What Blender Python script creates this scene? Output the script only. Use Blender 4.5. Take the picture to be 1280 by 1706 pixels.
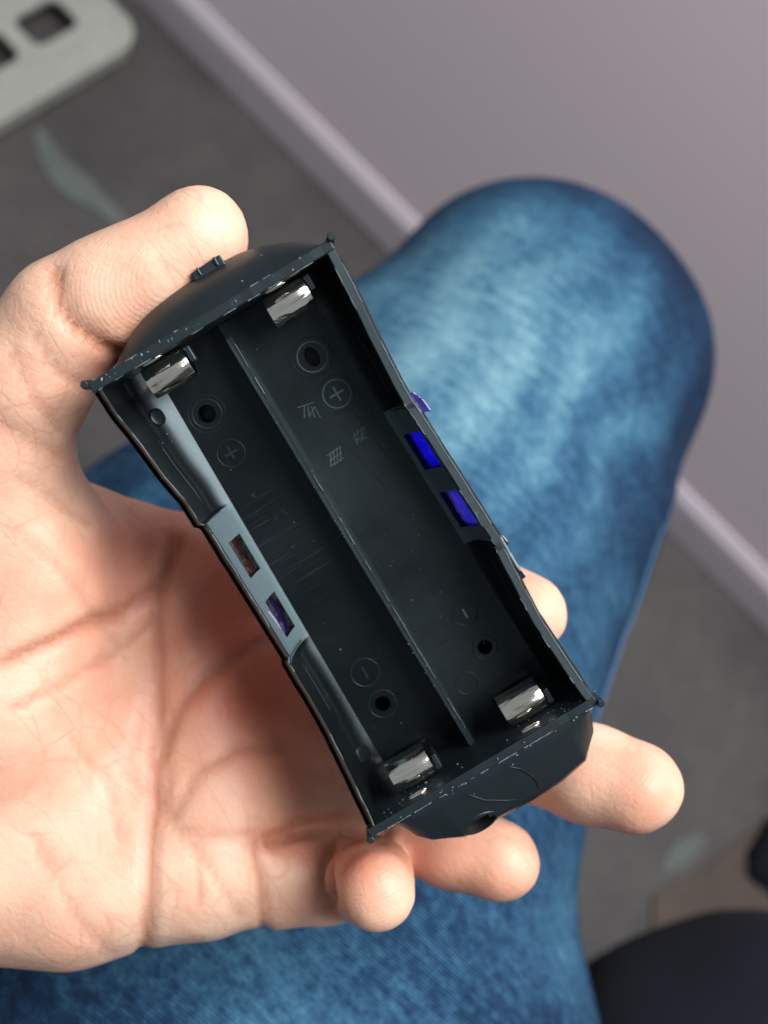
import bpy, bmesh, math, random
import numpy as np
from mathutils import Vector, Matrix, noise as mn
random.seed(5)
for o in list(bpy.data.objects): bpy.data.objects.remove(o)
C = bpy.context.scene
COL = C.collection
MM = 0.001
# ------------------------------------------------------------------ camera
# "view frame": x right, y up, z back, millimetres from the lens; the world has z up, floor at z = 0,
# the wall stands along world x.
F, CX, CY = 1900.0, 640.0, 853.0
TILT = math.radians(25)
s2 = math.sqrt(.5)
UPV = Vector((math.sin(TILT)*s2, math.sin(TILT)*s2, math.cos(TILT)))
NV = Vector((math.cos(TILT)*s2, math.cos(TILT)*s2, -math.sin(TILT)))
XV = NV.cross(UPV)
RW = Matrix((XV, NV, UPV))            # view frame -> world
CAMH = 890.0
V2W = Matrix.Translation((0, 0, CAMH*MM)) @ RW.to_4x4()
def V(px, py, D): return Vector(((px-CX)/F*D, -(py-CY)/F*D, -D))
def W(v): return V2W @ (Vector(v)*MM)
def floor_pt(px, py, h=0.0):          # where the sight line meets the level h mm above the floor (world mm)
    d = RW @ Vector(((px-CX)/F, -(py-CY)/F, -1)); s = (CAMH-h)/-d.z
    return Vector((d.x*s, d.y*s, h))
cd = bpy.data.cameras.new('camera'); cam = bpy.data.objects.new('camera', cd); COL.objects.link(cam)
cam.matrix_world = V2W
cd.sensor_fit = 'HORIZONTAL'; cd.sensor_width = 36; cd.lens = F/1280*36
cd.clip_start = .005; cd.clip_end = 50
cd.dof.use_dof = True; cd.dof.focus_distance = .178; cd.dof.aperture_fstop = 19
C.camera = cam
# ------------------------------------------------------------------ light
w = bpy.data.worlds.new('World'); C.world = w; w.use_nodes = True
bg = w.node_tree.nodes['Background']; bg.inputs[0].default_value = (.86, .93, 1, 1); bg.inputs[1].default_value = .27
def area(name, pos, target, sx, sy, power, col):
    l = bpy.data.lights.new(name, 'AREA'); l.shape = 'RECTANGLE'; l.size = sx; l.size_y = sy; l.energy = power; l.color = col
    o = bpy.data.objects.new(name, l); COL.objects.link(o)
    p = W(pos); t = W(target); o.location = p
    o.rotation_euler = (t-p).to_track_quat('-Z', 'Y').to_euler(); return o
area('window_light', (575, 315, 450), (0, 0, -250), .55, .75, 26, (1, .995, .985))
C.view_settings.view_transform = 'Standard'; C.view_settings.look = 'None'
C.view_settings.exposure = 0.0; C.view_settings.gamma = 1
C.render.engine = 'CYCLES'
C.cycles.max_bounces = 8; C.cycles.diffuse_bounces = 4; C.cycles.glossy_bounces = 4

# ------------------------------------------------------------------ material helpers
def lin(r, g, b):
    f = lambda c: (c/255/12.92) if c/255 <= .04045 else ((c/255+.055)/1.055)**2.4
    return (f(r), f(g), f(b), 1)
class M:
    def __init__(s, name, col=(.5,.5,.5,1), rough=.5, metal=0, **kw):
        s.m = bpy.data.materials.new(name); s.m.use_nodes = True; s.t = s.m.node_tree; s.n = s.t.nodes
        s.b = s.n['Principled BSDF']; s.b.inputs['Base Color'].default_value = col
        s.b.inputs['Roughness'].default_value = rough; s.b.inputs['Metallic'].default_value = metal
        for k, v in kw.items(): s.b.inputs[k.replace('_', ' ')].default_value = v
        s.tc = None; s.h = None
    def co(s):
        if not s.tc: s.tc = s.n.new('ShaderNodeTexCoord')
        return s.tc.outputs['Object']
    def N(s, typ, ins=None, **props):
        n = s.n.new('ShaderNode'+typ)
        for k, v in props.items(): setattr(n, k, v)
        for k, v in (ins or {}).items():
            if isinstance(v, bpy.types.NodeSocket): s.t.links.new(v, n.inputs[k])
            else: n.inputs[k].default_value = v
        return n
    def map(s, scale=(1,1,1), rot=(0,0,0), loc=(0,0,0)):
        return s.N('Mapping', {'Vector': s.co(), 'Scale': scale, 'Rotation': rot, 'Location': loc}).outputs[0]
    def noise(s, scale, detail=4, rough=.55, vec=None, dist=0):
        return s.N('TexNoise', {'Vector': vec or s.co(), 'Scale': scale, 'Detail': detail, 'Roughness': rough, 'Distortion': dist}).outputs[0]
    def ramp(s, fac, stops):
        n = s.N('ValToRGB', {'Fac': fac}); e = n.color_ramp.elements
        while len(e) < len(stops): e.new(.5)
        for x, (p, c) in zip(e, stops):
            x.position = p; x.color = c if hasattr(c, '__len__') else (c, c, c, 1)
        return n.outputs[0]
    def mix(s, fac, a, b, mode='MIX'):
        n = s.N('Mix', data_type='RGBA', blend_type=mode)
        for i, v in ((0, fac), (6, a), (7, b)):
            if isinstance(v, bpy.types.NodeSocket): s.t.links.new(v, n.inputs[i])
            else: n.inputs[i].default_value = v
        return n.outputs[2]
    def math(s, op, a, b=0.0):
        n = s.N('Math', operation=op)
        for i, v in ((0, a), (1, b)):
            if isinstance(v, bpy.types.NodeSocket): s.t.links.new(v, n.inputs[i])
            else: n.inputs[i].default_value = v
        return n.outputs[0]
    def set(s, **kw):
        for k, v in kw.items(): s.t.links.new(v, s.b.inputs[k.replace('_', ' ')])
        return s
    def bump(s, height, dist, strength=1):
        n = s.N('Bump', {'Height': height, 'Distance': dist, 'Strength': strength})
        if s.h: s.t.links.new(s.h, n.inputs['Normal'])
        s.h = n.outputs[0]; s.t.links.new(s.h, s.b.inputs['Normal']); return s
    def attr(s, name): return s.N('Attribute', attribute_name=name)

def mat_plastic(name, base, rough, speck=.5, scratch=1.0):
    m = M(name, base, rough, Specular_IOR_Level=.36, Specular_Tint=(.72, .93, 1, 1))
    n1 = m.noise(60, 5); n2 = m.noise(900, 3, .7)
    # fine dust: sparse bright specks
    vo = m.N('TexVoronoi', {'Vector': m.co(), 'Scale': 900.0, 'Randomness': 1.0})
    sp = m.ramp(vo.outputs['Distance'], [(0, 1), (.13, 0)])
    pick = m.ramp(m.N('SeparateColor', {0: vo.outputs['Color']}).outputs[0], [(.80, 0), (.9, 1)])
    patch = m.ramp(m.noise(130, 3), [(.45, 0), (.62, 1)])
    dust = m.math('MULTIPLY', m.math('MULTIPLY', sp, pick), m.math('MULTIPLY', patch, speck))
    haze = m.ramp(n1, [(.35, 0), (.75, .010)])
    c = m.mix(haze, base, lin(120, 135, 140)); c = m.mix(dust, c, lin(190, 200, 205))
    # scratches: long thin streaks in two directions
    st = []
    for rot, sc in ((.6, (90, 3500, 90)), (-.35, (60, 3000, 60)), (1.5, (50, 2600, 50))):
        v = m.map(sc, (0, 0, rot)); st.append(m.ramp(m.noise(1.0, 2, .5, v), [(.66, 0), (.72, 1)]))
    s_ = m.math('ADD', m.math('ADD', st[0], st[1]), st[2])
    s_ = m.math('MULTIPLY', s_, m.ramp(m.noise(45, 2), [(.52, 0), (.68, scratch)]))
    c = m.mix(m.math('MULTIPLY', s_, .04), c, lin(150, 165, 170))
    if name == 'black_plastic':     # the right bay's floor is scuffed, and painted paler for its brighter reflection
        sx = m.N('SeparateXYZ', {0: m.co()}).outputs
        sheen_wear = m.math('MULTIPLY', m.ramp(m.math('MULTIPLY', sx[0], 100.0), [(.04, 0), (.07, 1)]), m.math('LESS_THAN', sx[2], -.0157))
        sheen_wear = m.math('MULTIPLY', sheen_wear, m.ramp(m.noise(70, 5, .7), [(.3, .25), (.7, 1)]))
        c = m.mix(sheen_wear, c, (.0115, .0150, .0165, 1))
    m.set(Base_Color=c)
    r = m.math('ADD', m.math('MULTIPLY', n1, .28), rough-.12); m.set(Roughness=r)
    m.bump(n2, .00002, .5); m.bump(s_, .00001, .3); m.bump(m.noise(220, 3), .00008, .35)
    return m.m
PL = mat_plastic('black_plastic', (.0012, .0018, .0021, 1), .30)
PLW = mat_plastic('worn_plastic', (.008, .012, .0145, 1), .38, .9, 1.0)
SCUFFED = mat_plastic('scuffed_plastic', (.068, .100, .110, 1), .42, .6, 1.0)
def _brush():
    t = SCUFFED.node_tree; b = t.nodes['Principled BSDF']
    nz = t.nodes.new('ShaderNodeTexNoise'); nz.inputs['Scale'].default_value = 1.0; nz.inputs['Detail'].default_value = 5; nz.inputs['Roughness'].default_value = .7
    mp = t.nodes.new('ShaderNodeMapping'); mp.inputs['Scale'].default_value = (900, 2600, 900); mp.inputs['Rotation'].default_value = (0, 0, .7)
    tc = t.nodes.new('ShaderNodeTexCoord'); t.links.new(tc.outputs['Object'], mp.inputs[0]); t.links.new(mp.outputs[0], nz.inputs['Vector'])
    bp = t.nodes.new('ShaderNodeBump'); bp.inputs['Distance'].default_value = .00012; bp.inputs['Strength'].default_value = 1.0
    t.links.new(nz.outputs[0], bp.inputs['Height'])
    old = b.inputs['Normal'].links[0].from_socket; t.links.new(old, bp.inputs['Normal']); t.links.new(bp.outputs[0], b.inputs['Normal'])
_brush()
BURR = M('whitened_plastic_edge', lin(92, 106, 110), .5).m
DARK = M('black_void_plastic', (.002, .002, .002, 1), .5).m

m = M('nickel', (.78, .73, .62, 1), .17, 1.0)
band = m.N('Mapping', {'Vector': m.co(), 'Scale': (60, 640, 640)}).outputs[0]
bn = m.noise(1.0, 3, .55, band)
m.set(Base_Color=m.ramp(bn, [(.32, (.20, .185, .16, 1)), (.40, (.86, .81, .68, 1)), (.60, (1, .98, .90, 1)), (.72, (.78, .56, .38, 1))]))  # tan, dark and bright bands painted in for reflections on the metal
m.set(Roughness=m.math('ADD', m.math('MULTIPLY', m.noise(420, 4), .18), .04)); m.bump(m.noise(300, 3), .00012, .6); m.bump(bn, .0004, .6); NI = m.m
RIMM = mat_plastic('cut_rim_plastic', (.020, .028, .031, 1), .42, .9, 1.0)

def glossy_gel(name, c1, c2, **kw):
    m = M(name, c1, .16, Specular_IOR_Level=.7, **kw)
    m.set(Base_Color=m.mix(m.ramp(m.noise(330, 3), [(.35, 0), (.65, 1)]), c1, c2)); m.bump(m.noise(420, 3), .0004, .8); m.b.inputs['Subsurface Radius'].default_value = (.38, .34, 1); return m.m
BLUE = glossy_gel('blue_plastic', (.022, .010, .55, 1), (.06, .035, .70, 1), Subsurface_Weight=1.0, Subsurface_Scale=.004)
VIOLET = glossy_gel('violet_plastic', (.10, .08, .34, 1), (.24, .20, .50, 1), Subsurface_Weight=1.0, Subsurface_Scale=.004)
PURP = glossy_gel('dark_purple_plastic', (.004, .002, .012, 1), (.012, .006, .034, 1))
BROWN = glossy_gel('dark_amber_plastic', (.005, .002, .0018, 1), (.022, .008, .006, 1))

# skin
m = M('skin', (.7, .42, .3, 1), .46, Subsurface_Weight=.35, Subsurface_Scale=.004, Specular_IOR_Level=.32)
m.b.inputs['Subsurface Radius'].default_value = (1, .32, .16)
a = m.attr('red').outputs['Fac']; cr = m.attr('crease').outputs['Fac']
mot = m.ramp(m.noise(55, 4, .6), [(.3, 0), (.7, 1)])
c = m.mix(mot, (.57, .355, .255, 1), (.67, .465, .345, 1))
c = m.mix(m.math('MULTIPLY', m.ramp(m.noise(130, 3), [(.45, 0), (.7, 1)]), .5), c, (.60, .30, .21, 1))
c = m.mix(a, c, (.52, .125, .065, 1)); c = m.mix(m.math('MULTIPLY', cr, .8), c, (.36, .13, .075, 1)); v2 = m.N('TexVoronoi', {'Vector': m.N('Mapping', {'Vector': m.N('VectorMath', {0: m.co(), 1: m.N('VectorMath', {0: m.N('TexNoise', {'Vector': m.co(), 'Scale': 60.0}).outputs[1], 1: (.006, .006, .006)}, operation='MULTIPLY').outputs[0]}, operation='ADD').outputs[0], 'Scale': (90, 210, 150), 'Rotation': (.2, .1, .6)}).outputs[0], 'Scale': 1.0}, feature='DISTANCE_TO_EDGE').outputs[0]
net = m.math('MULTIPLY', m.ramp(v2, [(0, 1), (.05, 0)]), m.ramp(m.noise(50, 3), [(.4, 0), (.6, 1)]))
c = m.mix(m.math('MULTIPLY', net, .42), c, (.45, .20, .13, 1))
m.set(Base_Color=c)
m.bump(net, .0003, -.7)
m.bump(m.noise(900, 3, .6), .00014, .6)
m.bump(m.noise(1.0, 3, .6, m.map((240, 900, 500), (.2, .1, .5))), .00018, .35)
m.bump(m.noise(1.0, 3, .6, m.map((800, 260, 500), (.2, .1, .25))), .00016, .3)
tp = W(V(300, 420, 172))
ring = m.N('TexWave', {'Vector': m.map((1, 1, 1), (0, 0, 0), tuple(-x for x in (tp + Vector((.004, -.004, 0))))), 'Scale': 430.0, 'Distortion': 1.6, 'Detail': 1.0, 'Detail Scale': 8.0}, wave_type='RINGS', rings_direction='SPHERICAL').outputs[1]
m.bump(m.math('MULTIPLY', ring, m.attr('print').outputs['Fac']), .00008, .4)
vl = m.N('TexVoronoi', {'Vector': m.map((1, 1, 1)), 'Scale': 520.0}, feature='DISTANCE_TO_EDGE').outputs[0]
m.bump(m.ramp(vl, [(0, 0), (.12, 1)]), .00006, .35)
SKIN = m.m

# denim
m = M('faded_denim', (.05, .12, .25, 1), .9, Specular_IOR_Level=.15)
fd = m.attr('fade').outputs['Fac']
tw = m.N('TexWave', {'Vector': m.map((1, 1, 1), (0, .3, -1.67)), 'Scale': 370.0, 'Distortion': 1.6, 'Detail': 3.0, 'Detail Scale': 6.0}, bands_direction='X').outputs[1]
slub = m.noise(1.0, 4, .65, m.map((60, 420, 60), (0, 0, .6)))
mot = m.noise(260, 6, .72); big = m.noise(24, 3, .5)
f = m.math('ADD', m.math('MULTIPLY', m.math('SUBTRACT', mot, .5), .75), fd)
f = m.math('ADD', f, m.math('MULTIPLY', m.math('SUBTRACT', slub, .5), .45))
f = m.math('ADD', f, m.math('MULTIPLY', m.math('SUBTRACT', big, .5), .22))
f = m.math('ADD', f, m.math('MULTIPLY', m.math('SUBTRACT', tw, .5), .36))
f = m.math('ADD', f, m.math('MULTIPLY', m.math('SUBTRACT', m.noise(1.0, 4, .7, m.map((420, 1300, 700), (0, 0, -.25))), .5), .55))
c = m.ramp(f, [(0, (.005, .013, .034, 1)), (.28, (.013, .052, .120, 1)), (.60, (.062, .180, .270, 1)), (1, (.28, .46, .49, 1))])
m.set(Base_Color=c); m.bump(tw, .0004, .8); m.bump(mot, .0006, .5); DENIM = m.m
m = M('seam_denim', lin(50, 80, 110), .95); m.bump(m.noise(500), .0004, .6); SEAM = m.m

def mottled(name, a, b, sc, rough=.85, bump=.0, bsc=300, spec=.3):
    m = M(name, a, rough, Specular_IOR_Level=spec)
    f = m.ramp(m.noise(sc, 5, .6), [(.3, 0), (.7, 1)]); c = m.mix(f, a, b)
    f2 = m.ramp(m.noise(sc*9, 4, .7), [(.25, .82), (.75, 1.12)]); c = m.mix(1.0, c, f2, 'MULTIPLY'); m.set(Base_Color=c)
    if bump: m.bump(m.noise(bsc, 4), bump, .6)
    return m.m
FLOOR = mottled('grey_floor_vinyl', (.058, .055, .055, 1), (.105, .099, .096, 1), 9, .5, .0006, 220)
BROWNF = mottled('brown_floor', (.075, .057, .048, 1), (.11, .085, .070, 1), 12, .6, .0004)
PALEF = mottled('pale_floor', (.10, .12, .115, 1), (.135, .155, .145, 1), 30, .6)
m = M('lilac_wall_paint', (.60, .50, .555, 1), .6); m.set(Base_Color=m.mix(m.noise(2.5, 2), (.80, .695, .745, 1), (.86, .735, .775, 1))); m.bump(m.noise(60, 2), .0002, .3); WALL = m.m
m = M('lilac_skirting_paint', (.5, .46, .51, 1), .5); m.set(Base_Color=m.mix(m.noise(4, 2), (.53, .49, .55, 1), (.60, .52, .56, 1))); SKIRT = m.m
TRAY = mottled('pale_grey_plastic', (.36, .37, .33, 1), (.42, .43, .385, 1), 12, .45)
NAVY = mottled('navy_cloth', (.002, .003, .007, 1), (.005, .007, .014, 1), 20, .95, .001, 400)
RED = M('dark_red_cloth', (.05, .005, .005, 1), .8).m

# ------------------------------------------------------------------ object helpers
def link(o, parent=None):
    COL.objects.link(o)
    if parent: o.parent = parent
    return o
def mesh_obj(name, verts, faces, mat, parent=None, smooth=False, sub=0):
    me = bpy.data.meshes.new(name); me.from_pydata([tuple(v) for v in verts], [], faces); me.update()
    bm = bmesh.new(); bm.from_mesh(me); bmesh.ops.recalc_face_normals(bm, faces=bm.faces); bm.to_mesh(me); bm.free()
    me.materials.append(mat)
    if smooth: me.polygons.foreach_set('use_smooth', [True]*len(me.polygons))
    o = bpy.data.objects.new(name, me); link(o, parent)
    if sub:
        s = o.modifiers.new('s', 'SUBSURF'); s.levels = s.render_levels = sub
    return o
def bm_obj(name, bm, mat, parent=None, smooth=False):
    me = bpy.data.meshes.new(name); bmesh.ops.recalc_face_normals(bm, faces=bm.faces); bm.to_mesh(me); bm.free()
    for x in (mat if isinstance(mat, list) else [mat]): me.materials.append(x)
    if smooth:
        me.polygons.foreach_set('use_smooth', [True]*len(me.polygons))
    return link(bpy.data.objects.new(name, me), parent)
def empty(name, mat4, label, cat, group=None):
    o = bpy.data.objects.new(name, None); COL.objects.link(o); o.matrix_world = mat4; o.empty_display_size = .02
    o['label'] = label; o['category'] = cat
    if group: o['group'] = group
    return o
def tag(o, label=None, cat=None, kind=None):
    if label: o['label'] = label
    if cat: o['category'] = cat
    if kind: o['kind'] = kind
    return o
def extrude_poly(pts, z0, z1, bm=None, holes=(), bevel=0, frame=None):
    """prism from a 2-D outline with holes (mm)"""
    bm = bm or bmesh.new(); fr = frame or Matrix.Identity(4)
    loops0 = []; edges = []
    for L in [pts]+list(holes):
        vs = [bm.verts.new(fr @ Vector((x, y, z1))) for x, y in L]; loops0.append(vs)
        edges += [bm.edges.new((vs[i], vs[(i+1) % len(vs)])) for i in range(len(vs))]
    r = bmesh.ops.triangle_fill(bm, use_beauty=True, use_dissolve=False, edges=edges)
    top = [g for g in r['geom'] if isinstance(g, bmesh.types.BMFace)]
    mp = {}
    dz = fr.to_3x3() @ Vector((0, 0, z0-z1))
    for L in loops0:
        for v in L: mp[v] = bm.verts.new(v.co+dz)
    for f_ in top: bm.faces.new([mp[v] for v in reversed(f_.verts)])
    for L in loops0:
        for i in range(len(L)):
            a_, b_ = L[i], L[(i+1) % len(L)]; bm.faces.new((a_, b_, mp[b_], mp[a_]))
    return bm
def circle(cx, cy, r, n=24, ry=None): return [(cx+r*math.cos(2*math.pi*i/n), cy+(ry or r)*math.sin(2*math.pi*i/n)) for i in range(n)]
def rrect(x0, y0, x1, y1, r, n=6):
    o = []
    for cx, cy, a0 in ((x1-r, y1-r, 0), (x0+r, y1-r, 90), (x0+r, y0+r, 180), (x1-r, y0+r, 270)):
        for i in range(n+1):
            t = math.radians(a0+90*i/n); o.append((cx+r*math.cos(t), cy+r*math.sin(t)))
    return o
def tube(bm, P, R, n=8, cap=True):
    """tube through points P (Vectors), radius R (number or list)"""
    rings = []
    for i, p in enumerate(P):
        t = (P[min(i+1, len(P)-1)]-P[max(i-1, 0)]).normalized()
        a_ = t.orthogonal().normalized() if i == 0 else (pa - t*pa.dot(t)).normalized()
        pa = a_; b_ = t.cross(a_); r = R[i] if hasattr(R, '__len__') else R
        rings.append([bm.verts.new(p + (a_*math.cos(2*math.pi*k/n)+b_*math.sin(2*math.pi*k/n))*r) for k in range(n)])
    for A, B in zip(rings, rings[1:]):
        for k in range(n): bm.faces.new((A[k], A[(k+1) % n], B[(k+1) % n], B[k]))
    if cap: bm.faces.new(rings[0][::-1]); bm.faces.new(rings[-1])
def scale_bm(bm):
    for v in bm.verts: v.co *= MM
    return bm
def boxb(bm, c, s, rot=None):
    r = bmesh.ops.create_cube(bm, size=1)
    for v in r['verts']:
        p = Vector((v.co.x*s[0], v.co.y*s[1], v.co.z*s[2]))
        if rot is not None: p = rot @ p
        v.co = p+Vector(c)
    return r['verts']

# ------------------------------------------------------------------ numpy signed distance surfaces
def cone_sd(P, a, b, ra, rb):
    a = np.array(a, np.float32); b = np.array(b, np.float32); ba = b-a; l2 = float(ba@ba)
    h = np.clip(((P-a)@ba)/l2, 0, 1); q = P-a-h[..., None]*ba
    return np.sqrt((q*q).sum(-1)) - (ra+(rb-ra)*h)
def smin(a, b, k):
    h = np.clip(.5+.5*(b-a)/k, 0, 1); return b*(1-h)+a*h-k*h*(1-h)
def surface_net(fn, lo, hi, step):
    ax = [np.arange(lo[i], hi[i]+step, step, dtype=np.float32) for i in range(3)]
    P = np.stack(np.meshgrid(*ax, indexing='ij'), -1); f_ = fn(P); n = f_.shape
    for k_ in range(3):
        q_ = [slice(None)]*3; q_[k_] = 0; f_[tuple(q_)] = np.maximum(f_[tuple(q_)], .5); q_[k_] = -1; f_[tuple(q_)] = np.maximum(f_[tuple(q_)], .5)
    ins = f_ < 0
    acc = np.zeros(tuple(k-1 for k in n)+(3,), np.float32); cnt = np.zeros(tuple(k-1 for k in n), np.float32)
    def sl(off): return tuple(slice(off[i], n[i]-1+off[i]) for i in range(3))
    for axis in range(3):
        o1, o2 = [k for k in range(3) if k != axis]
        for i in (0, 1):
            for j in (0, 1):
                A = [0, 0, 0]; A[o1] = i; A[o2] = j; B = list(A); B[axis] = 1
                fa, fb = f_[sl(A)], f_[sl(B)]; x = (ins[sl(A)] != ins[sl(B)])
                t = np.where(x, fa/np.where(x, fa-fb, 1), 0)
                cnt += x
                for k in range(3): acc[..., k] += np.where(x, (t if k == axis else A[k]), 0)
    act = cnt > 0; idx = -np.ones(act.shape, np.int64); idx[act] = np.arange(act.sum())
    ijk = np.argwhere(act); verts = (ijk + acc[act]/cnt[act][:, None])*step+np.array(lo, np.float32)
    faces = []
    for axis in range(3):
        o1, o2 = [(1, 2), (2, 0), (0, 1)][axis]
        s = [slice(1, n[k]-1) for k in range(3)]; s[axis] = slice(0, n[axis]-1); A = tuple(s)
        s[axis] = slice(1, n[axis]); B = tuple(s)
        x = ins[A] != ins[B]; q = np.argwhere(x); base = q.copy(); base[:, [o1, o2]] += 1
        flip = ins[A][x]
        def g(d1, d2):
            r = base.copy(); r[:, o1] -= d1; r[:, o2] -= d2; return idx[r[:, 0], r[:, 1], r[:, 2]]
        Q = np.stack([g(1, 1), g(0, 1), g(0, 0), g(1, 0)], 1); Q[~flip] = Q[~flip][:, ::-1]; faces.append(Q)
    faces = np.concatenate(faces); faces = faces[(faces >= 0).all(1)]
    return verts, faces
def vnormals(v, f_):
    n = np.cross(v[f_[:, 2]]-v[f_[:, 0]], v[f_[:, 3]]-v[f_[:, 1]]); N = np.zeros_like(v)
    for k in range(4): np.add.at(N, f_[:, k], n)
    return N/np.maximum(np.linalg.norm(N, axis=1, keepdims=True), 1e-9)
def relax(v, f_, it=2, w_=.5):
    for _ in range(it):
        s = np.zeros_like(v); c = np.zeros(len(v), np.float32)
        for a_, b_ in ((0, 1), (1, 2), (2, 3), (3, 0)):
            np.add.at(s, f_[:, a_], v[f_[:, b_]]); np.add.at(c, f_[:, a_], 1)
            np.add.at(s, f_[:, b_], v[f_[:, a_]]); np.add.at(c, f_[:, b_], 1)
        v = v*(1-w_)+w_*s/np.maximum(c, 1)[:, None]
    return v
R3 = np.array(RW); OFF = np.array((0, 0, CAMH))
def np_obj(name, v, f_, mat, parent, attrs=None):
    """v in view-frame mm -> world metres"""
    wv = (v@R3.T+OFF)*MM
    me = bpy.data.meshes.new(name); me.vertices.add(len(wv)); me.vertices.foreach_set('co', wv.astype(np.float32).ravel())
    me.loops.add(f_.size); me.loops.foreach_set('vertex_index', f_.ravel().astype(np.int32))
    me.polygons.add(len(f_)); me.polygons.foreach_set('loop_start', np.arange(0, f_.size, 4, dtype=np.int32))
    me.polygons.foreach_set('loop_total', np.full(len(f_), 4, np.int32)); me.update(calc_edges=True); me.validate()
    me.polygons.foreach_set('use_smooth', [True]*len(me.polygons)); me.materials.append(mat)
    for k, a_ in (attrs or {}).items():
        at = me.attributes.new(k, 'FLOAT', 'POINT'); at.data.foreach_set('value', a_.astype(np.float32))
    return link(bpy.data.objects.new(name, me), parent)
def pix(v): return np.stack([CX-F*v[:, 0]/v[:, 2], CY+F*v[:, 1]/v[:, 2]], 1)
def seg_dist(p, poly):
    d = np.full(len(p), 1e9)
    for a_, b_ in zip(poly, poly[1:]):
        a_ = np.array(a_, float); b_ = np.array(b_, float); ba = b_-a_; h = np.clip(((p-a_)@ba)/(ba@ba), 0, 1)
        d = np.minimum(d, np.linalg.norm(p-a_-h[:, None]*ba, axis=1))
    return d
def wob(v, sc, ph=0):   # cheap smooth noise
    x, y, z = (v/sc).T
    return (np.sin(x*1.7+ph+1.3*np.sin(y*1.1+ph))+np.sin(y*2.1+2*ph+1.1*np.sin(z*1.3))+np.sin(z*1.9+.7*ph+1.2*np.sin(x*.9)))/3

# ------------------------------------------------------------------ the setting
def plane_obj(name, a_, b_, c_, d_, mat): return mesh_obj(name, [a_, b_, c_, d_], [(0, 1, 2, 3)], mat)
pw = floor_pt(811, 609)             # a point at the foot of the wall
YW = pw.y*MM
tag(plane_obj('floor', (-4, -4, 0), (4, -4, 0), (4, YW+.05, 0), (-4, YW+.05, 0), FLOOR), kind='structure')
bm = bmesh.new(); boxb(bm, (0, YW+.08, 1.3), (8, .12, 2.6)); tag(bm_obj('wall', bm, WALL), kind='structure')
# skirting: thick rounded strip at the foot of the wall
sk = [(0, 0), (-.009, 0), (-.009, .040), (-.008, .046), (-.005, .050), (-.003, .054), (-.001, .055), (0, .055)]
vs = []; fs = []
for x in (-4, 4): vs += [(x, YW+.02+a_, b_+.002) for a_, b_ in sk]
for i in range(len(sk)-1): fs.append((i, i+1, len(sk)+i+1, len(sk)+i))
tag(mesh_obj('skirting_board', vs, fs, SKIRT), kind='structure')

def floor_patch(name, pts, h, mat, kind='structure'):
    P = [floor_pt(x, y)*MM for x, y in pts]; bm = bmesh.new()
    extrude_poly([(p.x, p.y) for p in P], .0005, h, bm); return tag(bm_obj(name, bm, mat), kind=kind)
floor_patch('brown_floor', [(1085, 1490), (1180, 1440), (1262, 1375), (1500, 1250), (1700, 1500), (1500, 2000), (1085, 1900)], .004, BROWNF)
floor_patch('pale_floor_patch', [(55, 215), (75, 222), (105, 265), (150, 300), (175, 330), (215, 372), (200, 385), (165, 355), (130, 340), (90, 310), (65, 270)], .002, PALEF)  # pale greenish streak, a thin sheet on the floor
floor_patch('pale_floor_patch', [(1100, 1440), (1130, 1395), (1165, 1385), (1175, 1405), (1140, 1440), (1110, 1455)], .002, PALEF)

# pale grey slotted tray standing on the floor, upper left of the picture
H0 = 30.0
o0 = floor_pt(0, 205, H0); o1 = floor_pt(148, 118, H0)
ex = (o1-o0).normalized(); ey = Vector((0, 0, 1)).cross(ex).normalized()
fr = Matrix((ex, ey, (0, 0, 1))).transposed().to_4x4()
fr.translation = o0*MM
tr = empty('slotted_tray', fr, 'pale grey plastic tray with rounded slots standing on the floor by the wall', 'tray')
def tl(px, py):
    d = floor_pt(px, py, H0)-o0; return (d.dot(ex), d.dot(ey))
q = [tl(*p) for p in ((215, 35), (20, 72), (140, 22), (-10, 115))]
xr = tl(214, 30)[0]
outer = rrect(-260, 0, xr, 330, 27, 10)
def slot(px, py, w_, h_, r=7): a_ = tl(px, py); return rrect(a_[0]-w_/2, a_[1]-h_/2, a_[0]+w_/2, a_[1]+h_/2, r, 6)
sc_ = tl(78, 38); holes = []
for k, (cx, w_) in enumerate(((sc_[0], 48), (sc_[0]-66, 52), (sc_[0]-132, 52))):
    for r_ in range(4): holes.append(rrect(cx-w_/2, sc_[1]-16+r_*72, cx+w_/2, sc_[1]+(18 if r_ == 0 else 44)+r_*72, 9, 6))
bm = extrude_poly(outer, -6, 0, holes=[h[::-1] for h in holes]); scale_bm(bm)
pl = bm_obj('top_plate', bm, TRAY, tr)
bv = pl.modifiers.new('b', 'BEVEL'); bv.width = .0018; bv.segments = 3; bv.limit_method = 'ANGLE'
wl = rrect(-258.5, 1.5, xr-1.5, 328.5, 25.5, 10); wi = rrect(-256, 4, xr-4, 326, 23, 10)
bm = extrude_poly(wl, -H0+12, -6.1, holes=[wi[::-1]]); scale_bm(bm); bm_obj('side_wall', bm, TRAY, tr)
for fx, fy in ((-235, 22), (xr-28, 22), (-235, 300), (xr-28, 300)):
    bm = bmesh.new(); tube(bm, [Vector((fx, fy, -H0+.5)), Vector((fx, fy, -H0+8)), Vector((fx, fy, -8))], [8, 10, 11], 16)
    scale_bm(bm); bm_obj('foot', bm, TRAY, tr)

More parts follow.
